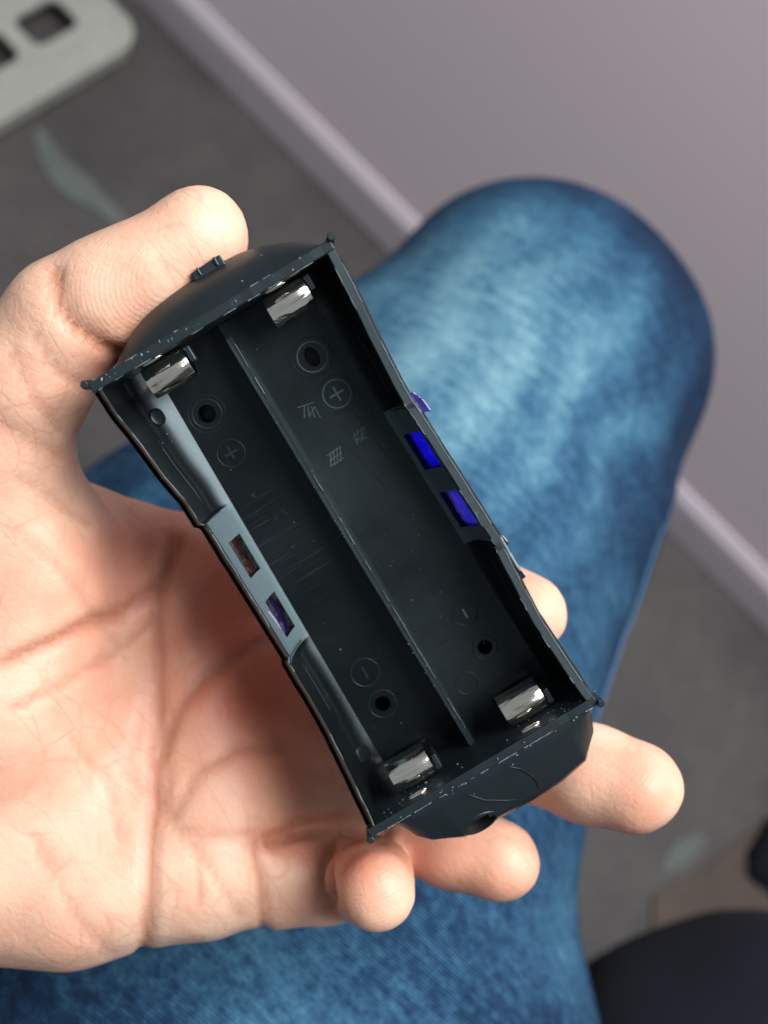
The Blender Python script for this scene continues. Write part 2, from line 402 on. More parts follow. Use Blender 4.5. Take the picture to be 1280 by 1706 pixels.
# dark navy cloth heaped at the lower right, and the pouch beside it
def cloth_fn(P):
    d = cone_sd(P, V(1200, 1810, 560), V(1500, 1850, 560), 80, 86)
    d = smin(d, cone_sd(P, V(1150, 2000, 560), V(1500, 2000, 540), 95, 90), 30)
    return d + 3.0*np.sin(P[..., 0]/17+P[..., 1]/31)+1.5*np.sin(P[..., 1]/9+P[..., 2]/14)
v, f_ = surface_net(cloth_fn, (40, -520, -690), (400, -130, -430), 5.0)
v = relax(v, f_, 2)
tag(np_obj('cloth', v, f_, NAVY, None), 'dark navy cloth heaped beside the blue jeans', 'cloth')
p_ = floor_pt(1305, 1425, 12)*MM
po = empty('pouch', Matrix.Translation(p_), 'small black pouch with a dark red flap on the brown floor', 'pouch')
for nm, s_, c_, mt in (('body', (.026, .034, .016), (0, 0, -.002), NAVY), ('flap', (.006, .009, .005), (-.016, .002, .010), RED)):
    bm = bmesh.new(); r = bmesh.ops.create_icosphere(bm, subdivisions=3, radius=1)
    for v_ in bm.verts:
        n_ = mn.noise(v_.co*2)*.15+1; c0 = v_.co.copy()
        e = [math.copysign(abs(t)**.7, t) for t in c0]; v_.co = Vector((e[0]*s_[0]*n_+c_[0], e[1]*s_[1]*n_+c_[1], e[2]*s_[2]+c_[2]))
    bm_obj(nm, bm, mt, po, True)

# ------------------------------------------------------------------ the person: jeans and hand
PW = V2W.copy()
person = empty('person', Matrix.Identity(4), 'person in faded blue jeans holding out the left hand with a black battery case', 'person')
G = -UPV
KN = V(884, 598, 480)
def leg_fn(P):
    d = cone_sd(P, KN+Vector((-2, 2, 2)), V(505, 1116, 372), 69, 88)
    d = smin(d, cone_sd(P, V(505, 1116, 372), V(395, 1850, 322), 88, 96), 22)
    d = smin(d, cone_sd(P, V(905, 640, 468), V(725, 1065, 402), 66, 62), 10)
    d = smin(d, cone_sd(P, V(395, 1850, 322), V(300, 3000, 290), 96, 108), 20)
    d = smin(d, cone_sd(P, KN+Vector((0, 0, 0)), KN+G*390, 69, 60), 12)
    return d
v, f_ = surface_net(leg_fn, (-230, -560, -880), (190, 175, -170), 4.0)
v = relax(v, f_, 1)
N = vnormals(v, f_)
ax_ = np.array((V(505, 1116, 372)-KN).normalized()); side = np.array((.80, .60, 0.0))
P0 = v-np.array(KN)
t = P0@ax_; sx = P0@side; tw = P0@np.array((.45, -.9, 0))
p = pix(v)
kneefall = np.exp(-((p[:, 1]-600)/420)**2)
low = 1/(1+np.exp(-(p[:, 1]-1250)/120))
fold = 1.6*np.sin(sx/9+1.4*np.sin(t/30)+wob(v, 30)*1.5)*kneefall*.55
fold += 1.0*np.sin(tw/13+1.8*wob(v, 38, 2))*(.35+low)
fold += low*3.4*np.sin((P0@np.array((.9, .35, 0)))/17+1.5*wob(v, 45, 1))
fold += 1.8*wob(v, 24, 4)
v = v+N*fold[:, None]
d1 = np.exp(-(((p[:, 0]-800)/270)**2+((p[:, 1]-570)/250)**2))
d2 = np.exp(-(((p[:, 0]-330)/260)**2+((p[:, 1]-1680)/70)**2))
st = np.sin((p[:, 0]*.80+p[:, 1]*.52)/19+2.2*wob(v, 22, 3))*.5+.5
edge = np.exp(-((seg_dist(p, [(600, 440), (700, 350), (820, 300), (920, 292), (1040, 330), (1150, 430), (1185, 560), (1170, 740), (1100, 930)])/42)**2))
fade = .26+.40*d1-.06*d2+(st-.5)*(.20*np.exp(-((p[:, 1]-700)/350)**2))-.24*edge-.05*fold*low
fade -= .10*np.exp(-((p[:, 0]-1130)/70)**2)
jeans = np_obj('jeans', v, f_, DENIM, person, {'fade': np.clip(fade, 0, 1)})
# outer seam of the leg: a raised felled ridge along the calf side
bm = bmesh.new()
def hit(px, py):
    D = np.arange(250, 620, 1.0); P = np.stack([(px-CX)/F*D, -(py-CY)/F*D, -D], -1); d = leg_fn(P)
    return Vector(P[int(np.argmax(d < .6))]) if (d < .6).any() else None
sp = []
for py in range(840, 1300, 24):
    for px in range(1220, 900, -4):
        if hit(px, py):
            h_ = hit(px-7, py); sp.append(h_ or hit(px, py)); break
tube(bm, [W(p_) for p_ in sp], .0007, 8); bm_obj('seam', bm, SEAM, jeans, True)

# hand --------------------------------------------------------------
def chain(P, pts, k=0):
    d = None
    for a_, b_ in zip(pts, pts[1:]):
        c_ = cone_sd(P, V(*a_[:3]), V(*b_[:3]), a_[3], b_[3]); d = c_ if d is None else (smin(d, c_, k) if k else np.minimum(d, c_))
    return d
THUMB = [(334, 392, 181, 7.6), (300, 418, 181, 7.3), (245, 454, 181, 8.2), (185, 490, 182, 9.2), (110, 534, 183, 9.3), (42, 625, 187, 11.0), (-15, 752, 193, 12.8)]
INDEX = [(70, 885, 219, 12.0), (300, 955, 221, 11.2), (600, 955, 229, 9.6), (790, 985, 220, 8.4), (877, 1021, 208, 7.2)]
MIDDLE = [(120, 1060, 222, 13.0), (400, 1100, 223, 11.2), (690, 1170, 229, 9.8), (890, 1252, 214, 8.9), (985, 1288, 207, 8.7), (1060, 1312, 203, 8.2)]
RING = [(120, 1200, 222, 13.0), (400, 1260, 220, 11.0), (625, 1345, 224, 9.2), (760, 1405, 214, 8.0), (834, 1434, 209, 7.3)]
PINKY = [(120, 1370, 216, 13.0), (370, 1432, 212, 11.4), (470, 1458, 214, 9.2), (540, 1462, 215, 8.4), (596, 1452, 212, 7.9), (618, 1466, 199, 7.4), (626, 1484, 191, 6.8)]
def hand_fn(P):
    palm = chain(P, [(-5, 765, 193, 11.8), (30, 950, 204, 17.0), (0, 1150, 209, 20), (-80, 1320, 214, 21)], 8)
    palm = smin(palm, chain(P, [(-150, 1440, 216, 17), (120, 1455, 213, 15.5), (330, 1440, 212, 13.5)], 6), 12)
    for a_, b_ in (((-150, 1150, 226, 16), (330, 1010, 224, 11.5)), ((-150, 1250, 226, 16), (390, 1170, 224, 12.5)), ((-150, 1330, 224, 16), (400, 1320, 218, 12))):
        palm = smin(palm, chain(P, [a_, b_]), 12)
    arm = chain(P, [(-150, 1260, 221, 22), (-420, 1420, 236, 23), (-750, 1600, 262, 27), (-1500, 2100, 320, 36)], 6)
    arm = smin(arm, chain(P, [(-150, 1400, 219, 19), (-420, 1540, 236, 20), (-750, 1760, 262, 24)], 6), 14)
    d = smin(palm, arm, 18)
    for ch, k in ((THUMB, 5), (INDEX, 4), (MIDDLE, 4), (RING, 3), (PINKY, 3)):
        d = smin(d, chain(P, ch, 2.0), k)
    for c_, r_, k_ in (((330, 1040, 196), 9.5, 9), ((270, 930, 199), 6, 8), ((262, 1240, 189), 6, 8), ((470, 1400, 199), 1.6, 3)):
        e_ = np.sqrt(((P-np.array(V(*c_), np.float32))**2).sum(-1))-r_; d = -smin(-d, e_, k_)
    d = -smin(-d, cone_sd(P, V(445, 1398, 201.5), V(590, 1376, 203), 3.3, 4.2), 1.5)
    d = -smin(-d, cone_sd(P, V(543, 1405, 204.5), V(545, 1520, 204.5), 1.6, 1.4), 1.0)
    # tendon-line swell at the bases of the fingers
    for c_, r in (((345, 1330, 212), 8), ((330, 1180, 215), 7), ((270, 1010, 215), 7)):
        d = smin(d, np.sqrt(((P-np.array(V(*c_), np.float32))**2).sum(-1))-r, 7)
    return d
v, f_ = surface_net(hand_fn, (-330, -205, -340), (56, 65, -155), 1.25)
v = relax(v, f_, 3)
N = vnormals(v, f_); p = pix(v); front = (N[:, 2] > -.05)
crs = [  # palm and finger creases: (polyline in the picture of the palm, width mm, depth mm)
    ([(0, 1108), (110, 1062), (200, 1022), (262, 968), (300, 905)], 1.5, .9),
    ([(20, 1180), (120, 1130), (200, 1080), (250, 1040)], 1.1, .4),
    ([(285, 900), (262, 1000), (270, 1100), (262, 1250), (252, 1400), (240, 1590)], 1.6, .8),
    ([(275, 1215), (282, 1300), (278, 1370)], 1.0, .35),
    ([(480, 1058), (400, 1085), (345, 1120), (300, 1185), (262, 1260)], 1.6, .8),
    ([(470, 1250), (400, 1240), (330, 1290), (290, 1360)], 1.3, .5),
    ([(430, 1405), (434, 1470), (440, 1545)], 1.2, .7),
    ([(330, 1400), (335, 1500)], .9, .35), ([(60, 1390), (110, 1500), (180, 1590)], 1.0, .25),
    ([(300, 1380), (380, 1395), (470, 1385)], 1.1, .4), ([(210, 1290), (330, 1420), (400, 1520)], 1.0, .3),
    ([(90, 455), (96, 500), (118, 540), (158, 575), (205, 598)], 1.4, .9),
    ([(60, 560), (100, 620), (150, 650)], 1.1, .35), ([(20, 590), (60, 660), (100, 715)], 1.0, .3),
    ([(115, 470), (130, 520), (175, 560)], .8, .25), ([(262, 432), (278, 447)], .7, .15),
    ([(548, 1400), (538, 1450), (548, 1520)], 1.3, 1.4), ([(455, 1400), (500, 1378), (560, 1370), (640, 1385)], 1.6, 2.2), ([(0, 700), (50, 735), (100, 760)], 1.1, .3),  # first two are finger gaps, their shade painted in by the crease colour
    ([(30, 800), (90, 830), (150, 870)], 1.0, .3), ([(120, 1230), (170, 1290), (200, 1400)], .9, .25),
    ([(20, 880), (130, 980), (210, 1100)], 1.0, .25), ([(360, 960), (330, 1010), (330, 1080)], 1.1, .3)]
cr_ = np.zeros(len(v)); dep = np.zeros(len(v))
for poly, wd, dp in crs:
    g = seg_dist(p + 5*np.stack([wob(v, 5, 1), wob(v, 5, 2)], 1), poly)/9.2/wd*1.15
    a_ = np.exp(-g*g)*front; dep += a_*dp; cr_ = np.maximum(cr_, a_*min(1, dp*1.0+.12))
v = v-N*dep[:, None]*1.25
v += N*(.42*wob(v, 8, 1)+.18*wob(v, 3, 2))[:, None]
def blob(x, y, rx, ry): return np.exp(-(((p[:, 0]-x)/rx)**2+((p[:, 1]-y)/ry)**2))
red = .10+.72*blob(400, 1010, 120, 190)+.50*blob(470, 1180, 120, 150)+.42*blob(240, 900, 110, 90)+.22*blob(180, 1150, 160, 160)-.12*blob(60, 1350, 170, 170)+.34*blob(600, 1420, 100, 55)+.25*blob(470, 1400, 70, 40)+.25*blob(200, 590, 80, 60)  # palm blobs paint in the reddish shadow beside the case, over natural redness
red += .26*blob(980, 1390, 130, 40)+.28*blob(700, 1420, 60, 60)+.15*blob(130, 690, 60, 60)+.26*blob(590, 1500, 60, 80)+.25*blob(800, 1480, 70, 40)+.2*blob(720, 1440, 60, 50)+.16*blob(1080, 1320, 60, 60)+.15*blob(370, 370, 50, 50)+.13*wob(v, 11, 5)+.10*wob(v, 4.5, 2)
hand = np_obj('hand', v, f_, SKIN, person, {'red': np.clip(red, 0, .9), 'print': np.clip(1.1*blob(225, 490, 120, 80)+.8*blob(1060, 1320, 70, 60)+.8*blob(840, 1450, 55, 50)+.8*blob(625, 1490, 45, 60), 0, 1), 'crease': np.clip(cr_, 0, 1)})

# ------------------------------------------------------------------ battery case
RD = Matrix(((0.86043193, -0.50592559, 0.06079629), (0.50939552, 0.85092057, -0.12825911), (0.01315675, 0.14132759, 0.98987545)))
TD = Vector((-5.058, -5.693, -175.21))
MD = V2W @ (Matrix.Translation(TD*MM) @ RD.to_4x4())
case = empty('battery_case', MD, 'black two-cell battery case with nickel contacts, held open side up in the hand', 'battery case')
def sm(e0, e1, x): t_ = min(1, max(0, (x-e0)/(e1-e0))); return t_*t_*(3-2*t_)
def lerp(tab, y):
    if y <= tab[0][0]: return tab[0][1]
    for (a_, A), (b_, B) in zip(tab, tab[1:]):
        if y <= b_: return A+(B-A)*(y-a_)/(b_-a_)
    return tab[-1][1]
LX = [(-41.5, -21.0), (-38, -20.6), (-30, -19.9), (-23.7, -19.35), (-18, -19.2), (-11.0, -19.25), (-10.6, -18.85), (14.2, -18.9), (14.9, -19.5), (19, -19.4), (24, -20.1), (31, -20.5), (36, -21.0), (41.5, -21.0)]
LZ = [(-41.5, 0), (-38, -.6), (-24, -2.4), (-11, -3.4), (-10.5, -4.0), (14.2, -4.0), (14.9, -3.1), (24, -2.0), (36, -.4), (41.5, 0)]
RX = [(-41.5, 21.0), (-38, 20.6), (-32, 20.2), (-25, 19.9), (-12.6, 20.5), (-11.6, 20.9), (13.6, 19.9), (14.4, 19.6), (20, 19.8), (26, 20.1), (34, 20.7), (41.5, 21)]
RZ = [(-41.5, 0), (-38, -.4), (-25, -1.8), (-12.6, -2.2), (-11.8, -3.2), (13.6, -3.2), (14.4, -2.4), (26, -1.5), (36, -.4), (41.5, 0)]
ZF = -16.0
def mid(y): return sm(-13.0, -10.6, y)*(1-sm(12.8, 15.6, y))     # 1 in the slotted middle section
def fx(y, s): # floor edge
    return (-14.25-1.5*(-y)/68 if s < 0 else 15.7+1.4*(-y)/53)
NPRO = 13
MIDP = [(0, 0), (.05, -1.2), (.14, -3.2), (.30, -4.0), (.95, -5.9), (1.6, -7.3), (2.25, -8.8), (3.0, -10.05), (3.6, -10.9), (4.2, -11.5), (4.8, -11.92), (5.3, -12.15), (5.6, -12.3)]
ENDP = [(0, 0), (.10, -1.2), (.25, -3.5), (.40, -5.5), (.60, -7.5), (.80, -9.3), (.95, -10.6), (1.1, -11.3), (1.4, -12.2), (2.0, -13.1), (2.8, -13.9), (3.7, -14.55), (4.6, -15.05)]
def inner(y, s):
    """inner wall points from rim to floor for side s"""
    x0 = (lerp(LX, y) if s < 0 else lerp(RX, y)); z0 = (lerp(LZ, y) if s < 0 else lerp(RZ, y))
    x0 = abs(x0)-1.35; xf = abs(fx(y, s)); mm_ = mid(y); out = []
    endf = sm(33, 40.0, abs(y))
    for i in range(NPRO):
        a_, za = MIDP[i]; b_, zb = ENDP[i]
        ta, tb = a_/MIDP[-1][0], b_/ENDP[-1][0]; ua, ub = za/MIDP[-1][1], zb/ENDP[-1][1]
        t_ = ta*mm_+tb*(1-mm_); u_ = ua*mm_+ub*(1-mm_)
        out.append((s*(x0+(xf-x0)*t_), z0+(ZF-z0)*u_))
    return out
ys = sorted(set([round(-40.2+i*80.2/70, 3) for i in range(71)]+[9.5, 2.7, -1.8, -8.7, -13, -12.6, -12.3, -12.0, -11.6, -11.2, 13.0, 13.3, 13.6, 14.0, 14.4, 14.8, 15.2, 14.9, -11, -10.5]))
SLOTS = [(2.7, 9.5), (-8.7, -1.8)]
SI0, SI1 = 4, 8      # profile indices spanned by the slots
SPAN = {-1: (4, 8), 1: (3, 9)}
bm = bmesh.new()
rim_in = {-1: [], 1: []}; floor_loop = {-1: [], 1: []}
for s in (-1, 1):
    rows = []; SI0, SI1 = SPAN[s]
    for y in ys:
        jx = .07*mn.noise(Vector((y*.3, s*3, 0)))+.02*mn.noise(Vector((y*1.7, s*5, 1))); jz = .10*mn.noise(Vector((y*.6, s*7, 2)))
        pro = inner(y, s); x0 = (lerp(LX, y) if s < 0 else lerp(RX, y))+jx; z0 = (lerp(LZ, y) if s < 0 else lerp(RZ, y))
        bulge = (1.25 if s > 0 else .35)*(1-sm(38, 41, abs(y)))
        outp = [(s*18.0, -24), (s*(19.6+bulge*.3), -21), (s*(20.0+bulge*.6), -14), (s*(abs(x0)+bulge*.55), z0-5), (s*(abs(x0)+bulge*.4), z0-2.2), (s*(abs(x0)+.02), z0-1.1), (x0, z0-.18+jz), (x0-s*.18, z0+jz), (pro[0][0]+s*.16+jx, z0+jz)]
        if s < 0: outp[6] = (x0, z0-1.9+jz); outp[7] = (x0+.45, z0-1.1+jz)
        pro[0] = (pro[0][0]+jx, z0-.16+jz)
        rows.append([bm.verts.new((a_, y, b_)) for a_, b_ in outp+pro]); nO = len(outp)
        rim_in[s].append(Vector((pro[0][0]+s*.05, y, z0+jz))); floor_loop[s].append(rows[-1][-1])
    for j in range(len(ys)-1):
        for i in range(len(rows[0])-1):
            if any(a_-1e-3 <= ys[j] and ys[j+1] <= b_+1e-3 for a_, b_ in SLOTS) and (nO+SI0 <= i < nO+SI1 or (s > 0 and 2 <= i <= 3)): continue
            f9 = bm.faces.new((rows[j][i], rows[j+1][i], rows[j+1][i+1], rows[j][i+1]))
            if 6 <= i <= 8: f9.material_index = 3 if s > 0 else 0  # left rim keeps the black plastic, coloured darker for its shade
            if i >= nO+1 and -11.5 < (ys[j]+ys[j+1])/2 < 14.5: f9.material_index = 2
    # thickness of the slot edges
    for a_, b_ in SLOTS:
        ia = min(range(len(ys)), key=lambda k: abs(ys[k]-a_)); ib = min(range(len(ys)), key=lambda k: abs(ys[k]-b_))
        loop = [rows[k][nO+SI0] for k in range(ia, ib+1)]+[rows[ib][k] for k in range(nO+SI0+1, nO+SI1+1)]+[rows[k][nO+SI1] for k in range(ib-1, ia-1, -1)]+[rows[ia][k] for k in range(nO+SI1-1, nO+SI0, -1)]
        bk = [bm.verts.new(v_.co+Vector((s*.9, 0, -.55))) for v_ in loop]
        for k in range(len(loop)): bm.faces.new((loop[k], loop[(k+1) % len(loop)], bk[(k+1) % len(loop)], bk[k]))
# floor with its holes
HOLES = [(9.9, 28.2, 1.45, 'slot'), (-9.7, 29.0, 1.5, 'o'), (-9.9, -28.3, 1.35, 'o'), (10.1, -28.9, 1.3, 'o')]
fl = [v_ for v_ in floor_loop[-1]]+[v_ for v_ in floor_loop[1]][::-1]
edges = []
for k in range(len(fl)):
    a_, b_ = fl[k], fl[(k+1) % len(fl)]; e = bm.edges.get((a_, b_)) or bm.edges.new((a_, b_)); edges.append(e)
hl = []
for x, y, r, kd in HOLES:
    L = [bm.verts.new((px, py, ZF)) for px, py in (circle(x, y, r, 24) if kd == 'o' else circle(x, y, 1.15, 24, 1.75))]; hl.append(L)
    edges += [bm.edges.new((L[k], L[(k+1) % len(L)])) for k in range(len(L))]
r_ = bmesh.ops.triangle_fill(bm, use_beauty=True, use_dissolve=False, edges=edges)
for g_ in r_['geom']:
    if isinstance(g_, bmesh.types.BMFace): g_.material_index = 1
for L in hl:
    bk = [bm.verts.new(v_.co+Vector((0, 0, -4.5))) for v_ in L]
    for k in range(len(L)): bm.faces.new((L[k], L[(k+1) % len(L)], bk[(k+1) % len(L)], bk[k]))
# fine stepped lip at the foot of the side walls
for v_ in bm.verts: v_.co *= MM
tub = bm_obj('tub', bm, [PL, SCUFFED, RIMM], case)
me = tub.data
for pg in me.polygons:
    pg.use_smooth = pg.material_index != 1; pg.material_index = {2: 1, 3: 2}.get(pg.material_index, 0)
em = tub.modifiers.new('e', 'EDGE_SPLIT'); em.split_angle = math.radians(22)
# back plate + end walls
bm = bmesh.new(); boxb(bm, (0, 0, -23.4), (37.8, 82.6, 1.4)); scale_bm(bm); bm_obj('back_plate', bm, PL, case)
def wall_outline(s):   # end wall, seen along y
    pts = []
    n = 24
    for i in range(n+1):
        x = -21+42*i/n; pts.append((x, .0+.10*mn.noise(Vector((x*.8, s*9, 0)))))
    return pts+[(20.4, -6), (19.8, -21), (18, -23.9), (-18, -23.9), (-19.8, -21), (-20.4, -6)]
for s, th in ((1, 1.7), (-1, 1.5)):
    bm = bmesh.new(); fr_ = Matrix(((1, 0, 0, 0), (0, 0, 1, 0), (0, 1, 0, 0), (0, 0, 0, 1)))   # (x, z, y) -> (x, y, z)
    y0, y1 = (40.0, 40.0+th) if s > 0 else (-40.2-th, -40.2)
    extrude_poly(wall_outline(s), y0, y1, bm, frame=fr_); scale_bm(bm)
    ew = bm_obj('end_wall', bm, PLW, case); b_ = ew.modifiers.new('b', 'BEVEL'); b_.width = .0002; b_.segments = 2; b_.limit_method = 'ANGLE'
# outside end caps (domed at the top, bevelled at the bottom)
def cap(ext, prof, y0, s, name, xr0, xr1, nx=56, skip=None):
    if skip:
        P9 = []
        for (a_, z_), (b_, y_) in zip(prof, prof[1:]): P9 += [(a_+(b_-a_)*k/5, z_+(y_-z_)*k/5) for k in range(5)]
        prof = P9+[prof[-1]]
    vs = []; fs = []; m_ = len(prof)
    for i in range(nx+1):
        x = xr0+(xr1-xr0)*i/nx; e = ext(x)
        for k, (a_, z) in enumerate(prof):
            vs.append(((x+ (0 if a_ == 0 else 0))*MM, (y0+s*e*a_)*MM, (z)*MM))
    for i in range(nx):
        for k in range(m_-1):
            if skip and skip(xr0+(xr1-xr0)*(i+.5)/nx, prof[k][0], prof[k][1]): continue
            fs.append((i*m_+k, i*m_+k+1, (i+1)*m_+k+1, (i+1)*m_+k))
    o = mesh_obj(name, vs, fs, PLW, case, True); e_ = o.modifiers.new('e', 'EDGE_SPLIT'); e_.split_angle = math.radians(40); return o
def ext_top(x):
    u = (x-1.5)/18.4; return 6.6*max(0, 1-abs(u)**2.6)**.75+.02
capt = cap(ext_top, [(0, -.7), (.25, -1.6), (.55, -3.4), (.80, -5.8), (.94, -8.6), (1, -11.6), (.97, -15), (.85, -19), (.6, -22), (.2, -24)], 41.6, 1, 'domed_end_cap', -16.9, 19.9)
EB = [(-18, 0), (-15.5, 7.0), (-13.5, 9.4), (-9, 11.8), (-4, 12.0), (4, 12.3), (10, 12.0), (15, 11.0), (18.4, 7.0), (20.0, 2.6), (20.4, 0)]
capb = cap(lambda x: lerp(EB, x)+.02, [(0, -.5), (.10, -.75), (.50, -3.4), (.86, -6.0), (.885, -6.5), (.985, -8.6), (1, -10), (1, -14), (.95, -19), (.8, -22), (.3, -24)], -41.6, -1, 'bevelled_end_cap', -18, 20.4, 140, skip=lambda x, a_, z: z > -8.6 and ((x+5.4)/2.7)**2+((a_-.80)/.13)**2 < 1)
# moulded details of the caps
bm = bmesh.new()
def capb_pt(x, a_, up=.12):
    z = lerp([(0, -.5), (.10, -.75), (.50, -3.4), (.86, -6.0), (.885, -6.5), (.985, -8.6), (1, -10)], a_); return Vector((x, -41.6-lerp(EB, x)*a_, z+up))
def polyc(pts, r): tube(bm, [capb_pt(x, a_)*MM for x, a_ in pts], [q_*MM for q_ in r], 8)
polyc([(-4.5, .18), (-2.6, .45), (.4, .66), (3.2, .80)], [.05, .14, .12, .04])
polyc([(3.2, .10), (5.2, .30), (6.2, .55), (5.9, .78)], [.05, .13, .11, .04])
bm_obj('moulded_ridge', bm, PLW, capb, True)
bm = bmesh.new()   # dark recess in the bevelled cap: a ring and its cavity
c0 = capb_pt(-5.4, .80, -.05)
nrm = Vector((0, -.55, .83)).normalized(); tx = Vector((1, 0, 0)); ty = nrm.cross(tx)
rg = []
for rr, dz in ((3.0, -.15), (2.8, .12), (2.5, .05), (2.2, -2.2), (.02, -3.0)):
    rg.append([bm.verts.new((c0+tx*math.cos(a_)*rr*1.15+ty*math.sin(a_)*rr*.8+nrm*dz)*MM) for a_ in [2*math.pi*k/28 for k in range(28)]])
for A, B in zip(rg, rg[1:]):
    for k in range(28): bm.faces.new((A[k], A[(k+1) % 28], B[(k+1) % 28], B[k]))
hr = bm_obj('screw_recess', bm, [PLW, DARK], capb, False)
for pg in hr.data.polygons: pg.material_index = 1 if pg.index >= 28*2 else 0
bm = bmesh.new()   # latch lip on the domed end
boxb(bm, (3.0, 47.6, -7.6), (5.4, 1.9, 2.2), Matrix.Rotation(.05, 3, 'Z')); boxb(bm, (4.6, 48.0, -6.6), (.5, 1.5, 1.0)); boxb(bm, (1.6, 48.0, -6.6), (.4, 1.4, .8))
scale_bm(bm); lt = bm_obj('latch_lip', bm, PLW, capt); b_ = lt.modifiers.new('b', 'BEVEL'); b_.width = .0003; b_.segments = 2
# corner posts
for x, y in ((-21.0, 41.4), (21.0, 41.5), (21.0, -41.3), (-20.8, -41.4)):
    bm = bmesh.new(); tl_ = Vector((math.copysign(.35, x), math.copysign(.3, y), 0))
    tube(bm, [Vector((x, y, -3.4)), Vector((x, y, -.6))+tl_*.5, Vector((x, y, .55))+tl_, Vector((x, y, .72))+tl_], [.72, .74, .66, .5], 6); scale_bm(bm)
    bm_obj('corner_post', bm, PLW, case)
# divider rib between the two cells
bm = bmesh.new(); n = 60; rows = []
for i in range(n+1):
    y = -40.15+80.1*i/n; wv = .06*mn.noise(Vector((y*.4, 0, 3))); top = -9.0+.10*mn.noise(Vector((y*.5, 4, 0)))-2.2*sm(36.5, 40, y)
    rows.append([bm.verts.new(Vector(q_)*MM) for q_ in ((-.75, y, ZF), (-.55+wv, y, top-.15), (-.42+wv, y, top), (-.02+wv, y, top-.02), (.02+wv, y, top-.16), (.42+wv, y, top-.14), (.56+wv, y, top-.28), (.85, y, ZF))])
for A, B in zip(rows, rows[1:]):
    for k in range(7): bm.faces.new((A[k], A[k+1], B[k+1], B[k]))
bm.faces.new(rows[0]); bm.faces.new(rows[-1][::-1]); dv = bm_obj('divider_rib', bm, PLW, case)
# plastic inserts seen through the slots
def insert(s, y0, y1, mat, ox=0):
    bm = bmesh.new(); ny, nk = 10, 7; g = []; SI0, SI1 = SPAN[s]
    for i in range(ny+1):
        y = y0-.5+(y1-y0+1)*i/ny; pr = inner(y, s); r = []
        for k in range(nk+1):
            t_ = k/nk*(SI1-SI0+1)+SI0-.5; a_ = int(t_); u_ = t_-a_; x = pr[a_][0]*(1-u_)+pr[a_+1][0]*u_; z = pr[a_][1]*(1-u_)+pr[a_+1][1]*u_
            bul = .75*math.sin(math.pi*k/nk)+.25*math.sin(3*y+k); x += s*(1.0+ox-.55*bul*.6); z -= .5
            x += .40*mn.noise(Vector((y*1.3, k*.8, s*4))); r.append(bm.verts.new((x, y, z)))
        g.append(r)
    for i in range(ny):
        for k in range(nk): bm.faces.new((g[i][k], g[i+1][k], g[i+1][k+1], g[i][k+1]))
    r = bmesh.ops.extrude_face_region(bm, geom=bm.faces[:])
    for v_ in r['geom']:
        if isinstance(v_, bmesh.types.BMVert): v_.co += Vector((s*.6, 0, -.3))
    scale_bm(bm); return bm_obj('slot_insert', bm, mat, case, True)
tag(insert(-1, 2.7, 9.5, BROWN), 'dark amber insert in the upper slot of the nearer wall')
tag(insert(-1, -8.7, -1.8, PURP), 'dark purple insert with a glossy ridge')
tag(insert(1, 2.7, 9.5, BLUE), 'bright blue insert in a slot')
tag(insert(1, -8.7, -1.8, VIOLET), 'pale violet insert in a slot')
# glossy ridge in the purple slot
bm = bmesh.new(); tube(bm, [Vector(q_)*MM for q_ in ((-17.6, -2.2, -8.2), (-17.3, -3.6, -9.0), (-17.2, -5.2, -9.4), (-17.3, -7.0, -9.6), (-17.4, -8.3, -9.8))], [.0001, .00028, .00032, .0003, .0002], 8)
bm_obj('glossy_ridge', bm, glossy_gel('pale_purple_gloss', lin(110, 95, 130), lin(150, 135, 165)), case, True)
# violet lens pieces outside the right wall
def lens(pts, z, t_, mat):
    bm = extrude_poly(pts, z-t_, z); scale_bm(bm); o = bm_obj('lens_sliver', bm, mat, case); b_ = o.modifiers.new('b', 'BEVEL'); b_.width = .00015; b_.segments = 2
LENS = glossy_gel('dark_blue_lens', (.012, .008, .10, 1), (.03, .02, .17, 1))
lens([(19.6, 16.4), (20.7, 15.6), (21.5, 13.6), (21.7, 11.5), (20.9, 11.8), (19.6, 12)], -5.2, 4, LENS)
lens([(20.3, -10.6), (21.6, -11.2), (21.8, -12.6), (21.2, -13.4), (20.4, -12)], -4.6, 3, PURP)
lens([(20.0, -16.6), (21.3, -17.0), (21.6, -18.9), (21.0, -19.2), (20.0, -18.4)], -4.8, 3, PURP)
bm = bmesh.new(); tube(bm, [Vector((21.0, y, -4.4+.2*math.sin(y)))*MM for y in np.arange(-17.5, -10.5, .7)], [.0002+.00014*abs(math.sin(i*1.9)) for i in range(10)], 6)
bm_obj('torn_edge', bm, BURR, case, True)
# recess outlines in the wall pockets, round bosses at their ends
def ring(name, x, y, z, r, th, parent, mat, axis=None, n=28):
    bm = bmesh.new(); a_ = axis or Vector((0, 0, 1)); t1 = a_.orthogonal().normalized(); t2 = a_.cross(t1)
    P = [Vector((x, y, z))+t1*r*math.cos(2*math.pi*k/n)+t2*r*math.sin(2*math.pi*k/n) for k in range(n+1)]
    tube(bm, [q_*MM for q_ in P], th*MM, 6, False); return bm_obj(name, bm, mat, parent, True)
